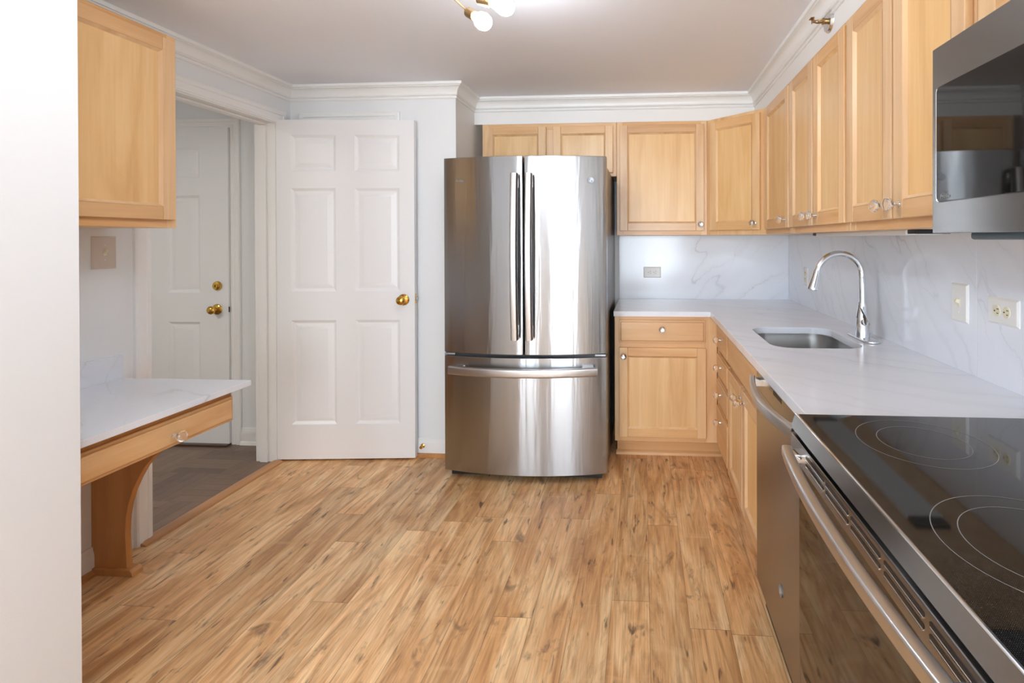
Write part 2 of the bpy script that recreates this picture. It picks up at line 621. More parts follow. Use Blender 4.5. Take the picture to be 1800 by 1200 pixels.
slab('wall_near', 'smooth white wall end at the left edge of the picture', 'wall', XL, XN, -0.6, YN, 0, HC, M_WHITE, 0.002)
slab('wall_dining_left', 'white left wall of the dining end', 'wall', XL - 0.12, XL, YS, -0.6, 0, HC, M_WHITE)
b = bmesh.new()
box(b, 2.2, 2.3, YS, -2.75, 0, HC)
box(b, 2.2, 2.3, -1.25, -0.8, 0, HC)
box(b, 2.2, 2.3, -2.75, -1.25, 0, 0.42)
box(b, 2.2, 2.3, -2.75, -1.25, 2.18, HC)
struct(obj('wall_dining_right', b, M_WHITE), 'white right wall of the dining end with one window', 'wall')
b = bmesh.new()  # unseen window, added so that light reaches the near left wall
for q in ((-2.75, -2.70, 0.42, 2.18), (-1.30, -1.25, 0.42, 2.18), (-2.75, -1.25, 0.42, 0.47), (-2.75, -1.25, 2.13, 2.18), (-2.02, -1.98, 0.42, 2.18)):
    box(b, 2.23, 2.28, q[0], q[1], q[2], q[3], 0.004)
w = struct(obj('window_3', b, M_TRIM), 'window in the right wall of the dining end', 'window')
b = bmesh.new()
box(b, 2.255, 2.26, -2.71, -1.29, 0.46, 2.14)
obj('window_pane', b, M_PANE, w)
slab('wall_return', 'white return wall of the dining end', 'wall', WR, 2.3, -0.9, -0.8, 0, HC, M_WHITE)
b = bmesh.new()
box(b, XL - 0.1, -2.05, YS - 0.1, YS, 0, HC)
box(b, -1.2, -0.55, YS - 0.1, YS, 0, HC)
box(b, 0.8, 2.3, YS - 0.1, YS, 0, HC)
for x0, x1 in ((-2.05, -1.2), (-0.55, 0.8)):
    box(b, x0, x1, YS - 0.1, YS, 0, 0.42)
    box(b, x0, x1, YS - 0.1, YS, 2.18, HC)
struct(obj('wall_front', b, M_WHITE), 'white wall with two windows behind the camera', 'wall')
for i, (x0, x1) in enumerate(((-2.05, -1.2), (-0.55, 0.8))):
    b = bmesh.new()  # upright bars added to put stripes into the refrigerator's reflection
    for q in ((x0, x0 + 0.05, 0.42, 2.18), (x1 - 0.05, x1, 0.42, 2.18), (x0, x1, 0.42, 0.47), (x0, x1, 2.13, 2.18), (x0, x1, 1.28, 1.31)) + tuple((x0 + (x1 - x0) * k / 4 - 0.016, x0 + (x1 - x0) * k / 4 + 0.016, 0.42, 2.18) for k in (1, 2, 3)):
        box(b, q[0], q[1], YS - 0.08, YS - 0.03, q[2], q[3], 0.004)
    w = struct(obj('window_%d' % (i + 1), b, M_TRIM), ('narrow', 'wide')[i] + ' window in the wall behind the camera', 'window')
    b = bmesh.new()
    box(b, x0 + 0.04, x1 - 0.04, YS - 0.06, YS - 0.055, 0.46, 2.14)
    obj('window_pane', b, M_PANE, w)
# hall shell
slab('wall_hall_end', 'shaded white hall wall that holds the entry door', 'wall', -4.2, XH, 3.105, 3.2, 0, HC + 0.02, M_WHITE)
slab('wall_hall_left', 'white far wall of the hallway', 'wall', -4.2, -4.1, -1.2, 3.2, 0, HC + 0.02, M_WHITE)
slab('wall_hall_near', 'white near wall of the hallway', 'wall', -4.2, XH, -1.3, -1.2, 0, HC + 0.02, M_WHITE)
slab('wall_hall_right', 'white hall side wall behind the pantry', 'wall', XH, XH + 0.05, -1.2, YN - 0.6, 0, HC + 0.02, M_WHITE)
# soffit over the cabinets
b = bmesh.new()
prism(b, [(XJ, UF + 0.002), (UX + 0.0016, UF + 0.002), (UX + 0.0016, -0.8), (WR, -0.8), (WR, WB), (XJ, WB)], 'z', ZUT + 0.001, HC)
struct(obj('ceiling_soffit', b, M_TRIM), 'white boxed soffit above the upper cabinets', 'soffit')
# crown moulding
zb = 2.182
prof = [(0, zb), (0.007, zb), (0.011, zb + 0.005), (0.010, zb + 0.010), (0.004, zb + 0.013), (0.004, zb + 0.017), (0.013, zb + 0.019), (0.017, zb + 0.024), (0.012, zb + 0.028)]
for k in range(9):
    a = k / 8 * PI / 2
    prof.append((0.014 + 0.032 * (1 - math.cos(a)) ** 0.9, zb + 0.029 + 0.040 * math.sin(a)))
prof += [(0.043, HC - 0.021), (0.043, HC - 0.018), (0.053, HC - 0.016), (0.055, HC - 0.010), (0.055, HC), (0, HC)]
b = bmesh.new()
sx = UX + 0.0016
sweep(b, [(sx, -0.8), (sx, UF + 0.002), (XJ, UF + 0.002), (XJ, YC), (XL, YC), (XL, YN)], prof)
struct(obj('trim_1', b, M_TRIM, sharp=25), 'white crown moulding along walls and soffit', 'crown moulding')
# baseboards with oak shoe
BASE = [(0, 0), (0.013, 0), (0.013, 0.075), (0.010, 0.088), (0.008, 0.092), (0.006, 0.108), (0, 0.108)]
SHOE = [(0.013, 0), (0.030, 0), (0.029, 0.012), (0.023, 0.020), (0.013, 0.022)]
b = bmesh.new()
sweep(b, [(XJ + 0.02, YC), (OX1 + 0.065, YC)], BASE)
sweep(b, [(XJ + 0.02, YC), (OX1 + 0.065, YC)], SHOE, 1)
struct(obj('baseboard_back', b, [M_TRIM, M_OAK]), 'white baseboard with oak shoe between open door and fridge', 'baseboard')
b = bmesh.new()
sweep(b, [(XL, 1.855), (XL, YN)], BASE)
sweep(b, [(XL, 1.855), (XL, YN)], SHOE, 1)
struct(obj('baseboard_left', b, [M_TRIM, M_OAK]), 'white baseboard with oak shoe under the desk', 'baseboard')
b = bmesh.new()
sweep(b, [(XH, 3.105), (-2.60, 3.105)], [(0, 0), (0.022, 0), (0.018, 0.018), (0.013, 0.022), (0.013, 0.075), (0.008, 0.092), (0.006, 0.105), (0, 0.105)])
struct(obj('baseboard_hall', b, M_TRIM), 'white baseboard on the hall end wall', 'baseboard')


# door casings: profile bands around an opening
def casing(name, label, plane, face, sgn, a0, a1, z1, w=0.066, sides=(True, True)):
    """plane 'x' (wall of constant x) or 'y'; face = wall face coordinate; sgn = side it stands out to"""
    P = [(0, 0), (0, 0.011), (0.008, 0.011), (0.010, 0.014), (0.018, 0.014), (0.022, 0.011), (w - 0.028, 0.013), (w - 0.024, 0.018),
         (w - 0.006, 0.018), (w, 0.014), (w, 0)]
    path = [(a1, z1), (a0, z1)]
    if sides[0]:
        path.append((a0, 0))
    if sides[1]:
        path.insert(0, (a1, 0))
    b = bmesh.new()
    sweep(b, path, [(-o, t) for o, t in P])      # walking up, across, down: outside is to the right
    for v in b.verts:
        a_, z_, t_ = v.co
        v.co = (face + sgn * t_, a_, z_) if plane == 'x' else (a_, face + sgn * t_, z_)
    bmesh.ops.recalc_face_normals(b, faces=b.faces[:])
    return struct(obj(name, b, M_TRIM), label, 'door casing')


casing('trim_2', 'white casing around the hall doorway, kitchen side', 'x', XL, 1, DY0 + 0.012, DY1 - 0.012, DZ - 0.012, 0.072)
casing('trim_3', 'white casing around the entry door in the hall', 'y', 3.105, -1, -3.585, -2.665, 2.052, 0.064)
casing('trim_4', 'white casing of the closet opening behind the open door', 'y', YC, -1, OX0, OX1, OZ, 0.062)
b = bmesh.new()      # jamb lining with stop
for y0, y1 in ((DY0 - 0.001, DY0 + 0.018), (DY1 - 0.018, DY1 + 0.001)):
    box(b, XH - 0.002, XL + 0.002, y0, y1, 0, DZ - 0.0185)
box(b, XH - 0.002, XL + 0.002, DY0 - 0.001, DY1 + 0.001, DZ - 0.018, DZ + 0.001)
box(b, XH + 0.03, XH + 0.075, DY0 + 0.0185, DY0 + 0.03, 0, DZ - 0.031, 0.001)
box(b, XH + 0.03, XH + 0.075, DY1 - 0.03, DY1 - 0.0185, 0, DZ - 0.031, 0.001)
box(b, XH + 0.03, XH + 0.075, DY0 + 0.0185, DY1 - 0.0185, DZ - 0.030, DZ - 0.0185, 0.001)
jamb = struct(obj('trim_5', b, M_TRIM), 'white jamb lining of the hall doorway', 'door jamb')
b = bmesh.new()
box(b, XH + 0.085, XH + 0.115, DY0 + 0.017, DY0 + 0.0205, 0.94, 0.995, 0.002)
obj('strike_plate', b, M_BRASS, jamb)
b = bmesh.new()
prism(b, [(XL - 0.02, 0), (XL + 0.045, 0), (XL + 0.042, 0.007), (XL + 0.028, 0.012), (XL - 0.005, 0.012), (XL - 0.02, 0.006)], 'y', DY0 - 0.05, DY1 - 0.02)
struct(obj('trim_6', b, M_OAK), 'oak threshold strip between laminate and dark parquet', 'threshold')

# ------------------------------------------------------------------ doors
RINGS = [(0, 0), (0.006, 0.0035), (0.016, 0.010), (0.022, 0.0105), (0.050, 0.003), (0.054, 0.0025)]


def panel_door(name, w, h, t, cols, rows, label, cat='door'):
    b = bmesh.new()
    pans = [(c0, c1, r0, r1) for c0, c1 in cols for r0, r1 in rows]
    panel_face(b, w, h, 0, pans, RINGS)
    panel_face(b, w, h, t, pans, RINGS, flip=True)
    tt = bmesh.new()
    for q in (((0, 0, 0), (0, t, 0), (0, t, h), (0, 0, h)), ((w, 0, 0), (w, 0, h), (w, t, h), (w, t, 0)),
              ((0, 0, h), (0, t, h), (w, t, h), (w, 0, h)), ((0, 0, 0), (w, 0, 0), (w, t, 0), (0, t, 0))):
        tt.faces.new([tt.verts.new(p) for p in q])
    absorb(b, tt)
    bmesh.ops.remove_doubles(b, verts=b.verts[:], dist=1e-5)
    bmesh.ops.recalc_face_normals(b, faces=b.faces[:])
    return struct(obj(name, b, M_DOOR, sharp=12), label, cat)


def knob_mesh(keyed=False):
    b = bmesh.new()
    R = Matrix.Rotation(PI / 2, 4, 'X')     # +Z -> -Y
    lathe(b, [(0, 0), (0.034, 0), (0.034, 0.003), (0.030, 0.007), (0.020, 0.010), (0.013, 0.013), (0.0115, 0.026), (0.016, 0.030),
              (0.023, 0.036), (0.0265, 0.045), (0.0255, 0.054), (0.020, 0.060), (0.012, 0.0635), (0, 0.064)], R, 32)
    if keyed:
        lathe(b, [(0, 0.062), (0.008, 0.062), (0.008, 0.0665), (0, 0.067)], R, 20)
    return b


ang = math.atan2(2.941 - 2.870, -1.368 + 2.179)
dW, dH = 0.814, 2.030
d1 = panel_door('door_1', dW, dH, 0.035, [(0.082, 0.348), (0.460, 0.726)], [(0.208, 0.832), (1.004, 1.622), (1.722, 1.940)],
                'white six-panel interior door standing open beside the fridge')
d1.location = (-2.179, 2.870, 0.012)
d1.rotation_euler = (0, 0, ang)
obj('door_knob', knob_mesh(), M_BRASS, d1, (0.748, 0.0, 0.952))
b = bmesh.new()
box(b, dW - 0.0005, dW + 0.0015, 0.006, 0.029, 0.925, 0.985, 0.0008)
box(b, dW, dW + 0.012, 0.011, 0.024, 0.945, 0.965, 0.002, 1)
obj('latch', b, [M_BRASS, M_BADGE], d1)
for z in (0.22, 1.0, 1.78):
    b = bmesh.new()
    lathe(b, [(0, z - 0.045), (0.006, z - 0.045), (0.006, z + 0.045), (0, z + 0.045)], Matrix.Translation((-0.004, 0.039, 0)), 12)
    obj('hinge', b, M_BRASS, d1)
b = bmesh.new()
Rm = Matrix.Translation((-1.343, YC - 0.013, 0.066)) @ Matrix.Rotation(PI / 2, 4, 'X')
lathe(b, [(0, 0), (0.013, 0), (0.013, 0.003), (0.006, 0.006), (0.005, 0.018), (0.010, 0.020), (0.010, 0.028), (0, 0.029)], Rm, 16)
tag(obj('door_stop', b, M_BRASS), 'small brass door stop on baseboard behind the open door', 'door stop')

d2 = panel_door('door_2', 0.915, 2.04, 0.04, [(0.175, 0.375), (0.500, 0.722)], [(0.22, 0.785), (0.975, 1.605), (1.715, 1.915)],
                'white six-panel entry door at the end of the hall')
d2.location = (-2.668 - 0.915, 3.080, 0.010)
obj('door_knob', knob_mesh(True), M_BRASS, d2, (0.838, 0, 0.868))
b = bmesh.new()
R = Matrix.Rotation(PI / 2, 4, 'X')
lathe(b, [(0, 0), (0.030, 0), (0.030, 0.006), (0.026, 0.013), (0.016, 0.016), (0.014, 0.016), (0.014, 0.020), (0, 0.021)], R, 28)
box(b, -0.0025, 0.0025, -0.0225, -0.020, -0.008, 0.008, 0, 1)
obj('deadbolt', b, [M_BRASS, M_DARK], d2, (0.842, 0, 1.020))
b = bmesh.new()  # dark block painted in for the shade beside the latch
box(b, 0.916, 0.920, -0.001, 0.004, 0.85, 0.885)
obj('latch_gap', b, M_DARK, d2)
b = bmesh.new()
box(b, -3.585, -2.665, 3.05, 3.105, 0, 0.010, 0.003)
struct(obj('trim_7', b, M_SILL), 'dark wooden sill under the hall entry door', 'door sill')
b = bmesh.new()  # dark sheet painted in for the shade between door and casing
box(b, -3.60, -2.655, 3.100, 3.1055, 0, 2.06)
struct(obj('trim_8', b, M_DARK), 'dark gap around the hall entry door', 'door gap')
d3 = panel_door('door_3', OX1 - OX0, 2.03, 0.03, [(0.09, OX1 - OX0 - 0.09)], [(0.2, 0.85), (1.0, 1.9)], 'white closet door hidden behind the open door')
d3.location = (OX0, YC + 0.02, 0.008)

# ------------------------------------------------------------------ crystal knobs
def crystal_mesh():
    b = bmesh.new()
    R = Matrix.Rotation(PI / 2, 4, 'X')
    lathe(b, [(0, 0), (0.0085, 0), (0.0085, 0.002), (0.005, 0.004), (0.0042, 0.012), (0.008, 0.0165), (0.0085, 0.0185), (0, 0.0185)], R, 20, 1)
    pr = []
    for k in range(13):
        a = -PI / 2 + PI * k / 12
        pr.append((max(0, 0.0185 * math.cos(a)) if 0 < k < 12 else 0, 0.0325 + 0.0135 * math.sin(a)))
    lathe(b, pr, R, 24, 0)
    me = bpy.data.meshes.new('knob')
    b.to_mesh(me)
    b.free()
    me.materials.append(M_CRYSTAL)
    me.materials.append(M_CHROME)
    me.polygons.foreach_set('use_smooth', [True] * len(me.polygons))
    me.set_sharp_from_angle(angle=math.radians(40))
    return me


KNOB = crystal_mesh()


def knob(parent, x, y, z):
    o = bpy.data.objects.new('knob', KNOB)
    COL.objects.link(o)
    o.parent = parent
    o.location = (x, y, z)
    o['label'] = 'clear crystal knob on a metal stem'
    return o


# ------------------------------------------------------------------ cabinets (local: front faces -Y, width along +X)
def cab_door(root, x0, x1, z0, z1, y, kn=None, rail=0.052, name='door', loc=None, rotz=0):
    w, h, t = x1 - x0, z1 - z0, 0.02
    b = bmesh.new()
    for a0, a1 in ((0, rail), (w - rail, w)):
        box(b, a0, a1, -t, 0, 0, h, 0.0035, 0)
    for c0, c1 in ((0, rail), (h - rail, h)):
        box(b, rail, w - rail, -t + 0.0004, 0, c0, c1, 0.0022, 1, seg=1)
    tt = bmesh.new()
    q = 0.010
    o1 = [(rail, -t + 0.001, rail), (w - rail, -t + 0.001, rail), (w - rail, -t + 0.001, h - rail), (rail, -t + 0.001, h - rail)]
    o2 = [(rail + q, -0.009, rail + q), (w - rail - q, -0.009, rail + q), (w - rail - q, -0.009, h - rail - q), (rail + q, -0.009, h - rail - q)]
    A, B = [tt.verts.new(p) for p in o1], [tt.verts.new(p) for p in o2]
    for k in range(4):
        tt.faces.new((A[k], A[(k + 1) % 4], B[(k + 1) % 4], B[k]))
    bmesh.ops.recalc_face_normals(tt, faces=tt.faces[:])
    absorb(b, tt, 0)
    d = obj(name, b, [M_WV, M_WH], root, loc or (x0, y, z0), rotz)
    b = bmesh.new()
    box(b, rail - 0.002, w - rail + 0.002, -0.0088, -0.003, rail - 0.002, h - rail + 0.002)
    obj('panel', b, M_WP, d)
    if kn:
        knob(d, kn[0], -t, kn[1])
    return d


def drawer_front(root, x0, x1, z0, z1, y, kn=True, name='drawer', mats=None):
    w, h = x1 - x0, z1 - z0
    b = bmesh.new()
    box(b, 0, w, -0.013, 0, 0, h, 0.003)
    box(b, 0.010, w - 0.010, -0.021, -0.010, 0.010, h - 0.010, 0.006, seg=3)
    d = obj(name, b, mats or M_WH, root, (x0, y, z0))
    if kn:
        knob(d, w / 2 if kn is True else kn[0], -0.021, h * 0.55 if kn is True else kn[1])
    return d


def carcass(root, w, z0, z1, depth, fw=0.04, top=True):
    """box with a face frame; front plane is local y = 0"""
    b = bmesh.new()
    box(b, 0, w, 0.019, depth, z0, z1, 0.0008, 0, seg=1)
    obj('case', b, M_WV, root)
    b = bmesh.new()
    for a0, a1 in ((0.0006, fw), (w - fw, w - 0.0006)):
        box(b, a0, a1, 0, 0.02, z0, z1, 0.001, 0, seg=1)
    box(b, fw, w - fw, 0.0003, 0.02, z0, z0 + fw, 0.001, 1, seg=1)
    box(b, fw, w - fw, 0.0003, 0.02, z1 - fw, z1, 0.001, 1, seg=1)
    box(b, fw - 0.001, w - fw + 0.001, 0.004, 0.02, z0 + fw - 0.001, z1 - fw + 0.001, 0, 0)
    return obj('face_frame', b, [M_WV, M_WH], root)


UG = 'maple upper cabinets'
ZD0, ZD1 = 1.379, 2.077


def upper(label, origin, rotz, w, doors, z0=ZUB, zd0=ZD0, depth=0.304, z1=ZUT, zd1=ZD1, kz=0.040):
    r = thing('upper_cabinet', label, 'cabinet', (origin[0], origin[1], z0), rotz, UG)
    carcass(r, w, 0, z1 - z0, depth)
    for (a, c, kx) in doors:
        cab_door(r, a, c, zd0 - z0, zd1 - z0, 0.0, (kx, kz) if kx is not None else None)
    return r


c = upper('short two-door maple cabinet above the refrigerator', (-1.080, UF), 0, 0.908, [(0.024, 0.437, None), (0.484, 0.885, None)], 1.742, 1.765)
upper('wide single-door maple upper cabinet right of the refrigerator', (-0.171, UF), 0, 0.594, [(0.020, 0.572, 0.527)])
# diagonal corner cabinet
r = thing('upper_cabinet', 'angled maple corner cabinet where the two upper runs meet', 'cabinet', (0.424, UF, ZUB), 0, UG)
b = bmesh.new()
hh = ZUT - ZUB
prism(b, [(0, 0.002), (0.305, -0.302), (XR - 0.424 - 0.001, -0.302), (XR - 0.424 - 0.001, 0.304), (0, 0.304)], 'z', 0, hh)
obj('case', b, M_WV, r)
L = math.hypot(0.305, 0.304)
ra = -PI / 4
cab_door(r, 0, L - 0.062, 0, ZD1 - ZD0, 0, (L - 0.062 - 0.03, 0.040), loc=(0.031 * math.cos(ra), 0.031 * math.sin(ra), ZD0 - ZUB), rotz=ra)
RZ = -PI / 2


def run_right(label, y_far, y_near, doors, **k):
    return upper(label, (UX, y_far), RZ, y_far - y_near, [(y_far - a, y_far - c, kx) for a, c, kx in doors], **k)


run_right('single-door maple upper cabinet next to the angled corner cabinet', 3.039, 2.506, [(2.983, 2.519, 0.422)])
run_right('two-door maple upper cabinet right above the faucet', 2.505, 1.818, [(2.492, 2.169, 0.287), (2.150, 1.829, 0.036)])
run_right('two-door maple upper cabinet beside the microwave', 1.817, 1.150, [(1.807, 1.490, 0.283), (1.480, 1.160, 0.036)])
run_right('short maple cabinet directly above the microwave', 1.149, 0.39, [(1.115, 0.775, None), (0.765, 0.42, None)], z0=1.742, zd0=1.762)
# left upper cabinet
r = upper('maple upper cabinet above the desk on the left wall', (-1.882, 1.305), PI / 2, 0.614, [(0.03, 0.592, 0.04)], z0=1.373, zd0=1.404, z1=2.137, zd1=2.116)

for lab, y0, y1 in (('slim pale under-cabinet strip lamp below the right upper cabinets', 1.60, 2.40),):
    u = thing('under_cabinet_light', lab, 'strip lamp', (0.86, (y0 + y1) / 2, ZUB), RZ)
    hl_ = (y1 - y0) / 2
    b = bmesh.new()
    box(b, -hl_, hl_, -0.055, 0.055, -0.016, 0.0, 0.003)
    obj('housing', b, M_PLATE, u)
    for a_, c_ in ((-hl_ - 0.06, -hl_ - 0.0004), (hl_ + 0.0004, hl_ + 0.05)):
        b = bmesh.new()
        box(b, a_, c_, -0.05, 0.05, -0.013, 0.0, 0.002)
        obj('end_cap', b, M_BLACK, u)

# lower cabinets
BG = 'maple lower cabinets'
CT = 0.861          # underside of counter
r = thing('base_cabinet', 'maple lower cabinet right of the refrigerator, one drawer over one door', 'cabinet', (-0.171, 3.040, 0), 0, BG)
W = 0.613
b = bmesh.new()
box(b, 0, W, 0.019, 0.60, 0.105, CT, 0.0008, 0, seg=1)
obj('case', b, M_WV, r)
b = bmesh.new()
box(b, 0.0005, 0.03, 0, 0.02, 0.105, CT, 0.001, 0, seg=1)
box(b, 0.54, W, 0, 0.02, 0.105, CT, 0.001, 0, seg=1)
for z0, z1 in ((0.105, 0.145), (0.665, 0.71), (0.832, CT)):
    box(b, 0.03, 0.54, 0.0003, 0.02, z0, z1, 0.001, 1, seg=1)
obj('face_frame', b, [M_WV, M_WH], r)
b = bmesh.new()
box(b, 0.012, W + 0.05, 0.07, 0.085, 0.0, 0.106)
obj('toe_kick', b, M_WH, r)
b = bmesh.new()
prism(b, [(0.052, 0), (0.07, 0), (0.07, 0.024), (0.064, 0.022), (0.054, 0.014)], 'x', 0.005, W + 0.05)
obj('shoe_molding', b, M_WH, r)
drawer_front(r, 0.027, 0.543, 0.703, 0.838, 0, (0.257, 0.084))
cab_door(r, 0.027, 0.546, 0.135, 0.673, 0, (0.028, 0.49))

r = thing('base_cabinet', 'maple stack of four drawers in the inner corner', 'cabinet', (0.442, 3.0395, 0), RZ, BG)
W = 3.0395 - 2.572
b = bmesh.new()
box(b, 0, W, 0.003, 0.58, 0.105, CT, 0.0008, 0, seg=1)
obj('case', b, M_WV, r)
for z0, z1, kz in ((0.692, 0.842, 0.083), (0.548, 0.676, 0.075), (0.392, 0.532, 0.083), (0.140, 0.376, 0.186)):
    drawer_front(r, 0.092, W - 0.008, z0, z1, 0.003, ((W - 0.10) / 2, kz))
b = bmesh.new()
box(b, 0.02, W, 0.07, 0.085, 0, 0.106)
obj('toe_kick', b, M_WH, r)

r = thing('base_cabinet', 'maple sink cabinet with plain front over two doors', 'cabinet', (0.442, 2.571, 0), RZ, BG)
W = 2.571 - 1.838
b = bmesh.new()
box(b, 0, 0.018, 0.003, 0.58, 0.105, CT, 0.0008, 0, seg=1)
box(b, W - 0.018, W, 0.003, 0.58, 0.105, CT, 0.0008, 0, seg=1)
box(b, 0, W, 0.003, 0.58, 0.105, 0.123)
box(b, 0, W, 0.003, 0.02, 0.105, CT, 0.0008, 0, seg=1)
obj('case', b, M_WV, r)
drawer_front(r, 0.010, W - 0.045, 0.692, 0.842, 0.003, False, 'false_front')
cab_door(r, 0.010, 0.360, 0.140, 0.672, 0.003, (0.322, 0.487))
cab_door(r, 0.376, W - 0.012, 0.140, 0.672, 0.003, (0.035, 0.487))
b = bmesh.new()
box(b, 0, W, 0.07, 0.085, 0, 0.106)
obj('toe_kick', b, M_WH, r)

# ------------------------------------------------------------------ counter with sink cut-out
ZC, YR = 0.892, 1.226
SX0, SX1, SY0, SY1, SR = 0.520, 0.885, 2.030, 2.505, 0.085


def round_rect(x0, x1, y0, y1, r, n=8):
    P = []
    for cx, cy, a0 in ((x1 - r, y1 - r, 0), (x0 + r, y1 - r, PI / 2), (x0 + r, y0 + r, PI), (x1 - r, y0 + r, 3 * PI / 2)):
        for k in range(n + 1):
            a = a0 + PI / 2 * k / n
            P.append((cx + r * math.cos(a), cy + r * math.sin(a)))
    return P


b = bmesh.new()
hole = round_rect(SX0, SX1, SY0, SY1, SR)
outer = [(0.399, YR), (XR + 0.009, YR), (XR + 0.009, YB + 0.009), (-0.175, YB + 0.009), (-0.175, 3.013), (0.399, 3.013)]
t = bmesh.new()
vo = [t.verts.new((x, y, ZC)) for x, y in outer]
vh = [t.verts.new((x, y, ZC)) for x, y in hole]
eds = [t.edges.new((v[i], v[(i + 1) % len(v)])) for v in (vo, vh) for i in range(len(v))]
res = bmesh.ops.triangle_fill(t, use_beauty=True, use_dissolve=False, edges=eds)
bad = [f for f in t.faces if SX0 < f.calc_center_median().x < SX1 and SY0 < f.calc_center_median().y < SY1 and
       all(v in vh for v in f.verts)]
bmesh.ops.delete(t, geom=bad, context='FACES_ONLY')
ex = bmesh.ops.extrude_face_region(t, geom=t.faces[:])
bmesh.ops.translate(t, verts=[e for e in ex['geom'] if isinstance(e, bmesh.types.BMVert)], vec=(0, 0, -0.03))
bmesh.ops.recalc_face_normals(t, faces=t.faces[:])
rim = [e for e in t.edges if len(e.link_faces) == 2 and abs(e.verts[0].co.z - e.verts[1].co.z) < 1e-5 and e.verts[0].co.z > ZC - 1e-4 and
       e.calc_face_angle(0) > 1.0]
bmesh.ops.bevel(t, geom=rim, offset=0.002, segments=2, profile=0.5, affect='EDGES')
absorb(b, t)
tag(obj('countertop', b, M_QTOP), 'white L-shaped quartz countertop with a sink cut-out', 'countertop')

b = bmesh.new()
t = bmesh.new()
levels = [(0.006, 0, ZC - 0.0305), (0.006, 0, ZC - 0.05), (-0.004, 0, ZC - 0.17), (-0.02, 0, ZC - 0.205), (-0.05, 0, ZC - 0.215)]
rings = []
for g, _, z in levels:
    rings.append([t.verts.new((x, y, z)) for x, y in round_rect(SX0 - g, SX1 + g, SY0 - g, SY1 + g, max(0.02, SR + g))])
n = len(rings[0])
for a, c in zip(rings, rings[1:]):
    for k in range(n):
        t.faces.new((a[k], c[k], c[(k + 1) % n], a[(k + 1) % n]))
t.faces.new(rings[-1])
bmesh.ops.recalc_face_normals(t, faces=t.faces[:])
bmesh.ops.reverse_faces(t, faces=t.faces[:])
absorb(b, t)
s = tag(obj('sink', b, M_SINK), 'stainless undermount sink basin in the counter', 'sink')
b = bmesh.new()
lathe(b, [(0, 0.003), (0.018, 0.003), (0.030, 0.002), (0.042, 0.004), (0.044, 0), (0, 0)], Matrix.Translation(((SX0 + SX1) / 2, (SY0 + SY1) / 2, ZC - 0.2148)), 28)
obj('drain', b, M_CHROME, s)

# backsplash slabs
def splash(label, x0, x1, y0, y1, z0, z1):
    b = bmesh.new()
    box(b, x0, x1, y0, y1, z0, z1, 0.0008, seg=1)
    return tag(obj('backsplash', b, M_QUARTZ), label, 'backsplash', 'quartz splash slabs')


splash('quartz splash slab on the back wall beside the refrigerator', -0.171, XR, YB, WB - 0.0005, ZC + 0.0002, ZUB)
splash('quartz splash slab behind the faucet on the right wall', XR, WR - 0.0005, 1.632, YB, ZC + 0.0002, ZUB)
splash('quartz splash slab behind the range on the right wall', XR, WR - 0.0005, 0.20, 1.6305, ZC, ZUB)

# ------------------------------------------------------------------ faucet
fx, fy = 0.945, 2.235
f = thing('faucet', 'tall chrome gooseneck faucet with pull-down spray behind the sink', 'faucet', (fx, fy, ZC))
b = bmesh.new()
t = round_rect(-0.030, 0.030, -0.118, 0.118, 0.029)
prism(b, t, 'z', 0.0, 0.009, 0.003)
obj('deck_plate', b, M_CHROME, f)
b = bmesh.new()
lathe(b, [(0.029, 0.008), (0.028, 0.02), (0.0265, 0.05), (0.026, 0.085), (0.024, 0.11), (0.0185, 0.137), (0.0165, 0.150), (0.0165, 0.158), (0.0, 0.158)], None, 28)
obj('body', b, M_CHROME, f)
b = bmesh.new()
pts = [(0, 0, 0.155), (0.002, 0.005, 0.21), (0.003, 0.01, 0.265)]
R0, ccx, ccz = 0.095, -0.092, 0.272
for k in range(0, 15):
    a = math.radians(0 + k * 11.2)
    pts.append((ccx + R0 * math.cos(a), 0.012, ccz + R0 * math.sin(a)))
pts.append((pts[-1][0] - 0.006, 0.012, pts[-1][2] - 0.016))
tube(b, pts, 0.0128, 18, up=(0, 1, 0))
obj('spout', b, M_CHROME, f)
b = bmesh.new()
p = Vector(pts[-1])
dv = Vector((-0.235, 0.0, -0.97)).normalized()
q = [p - dv * 0.002, p + dv * 0.006, p + dv * 0.03, p + dv * 0.07, p + dv * 0.086, p + dv * 0.088]
tube(b, q, [0.0145, 0.0150, 0.0165, 0.0215, 0.0225, 0.020], 20, up=(0, 1, 0))
sp = obj('spray_head', b, M_CHROME, f)
b = bmesh.new()
box(b, -0.004, 0.003, -0.006, 0.006, -0.012, 0.012, 0.002, mtx=Matrix.Translation(p + dv * 0.04 + Vector((0.0165, 0, 0.004))) @ Matrix.Rotation(0.22, 4, 'Y'))
obj('spray_button', b, M_CHROME, sp)
b = bmesh.new()          # lever on the side towards the camera
lathe(b, [(0, 0), (0.016, 0), (0.016, 0.014), (0.013, 0.018), (0, 0.018)], Matrix.Translation((0, -0.018, 0.075)) @ Matrix.Rotation(PI / 2, 4, 'X'), 20)
tube(b, [(0.004, -0.034, 0.068), (0, -0.042, 0.085), (-0.012, -0.046, 0.112), (-0.028, -0.046, 0.146)], [0.011, 0.009, 0.0075, 0.005], 12, squash=(1.2, 0.6))
obj('lever', b, M_CHROME, f)

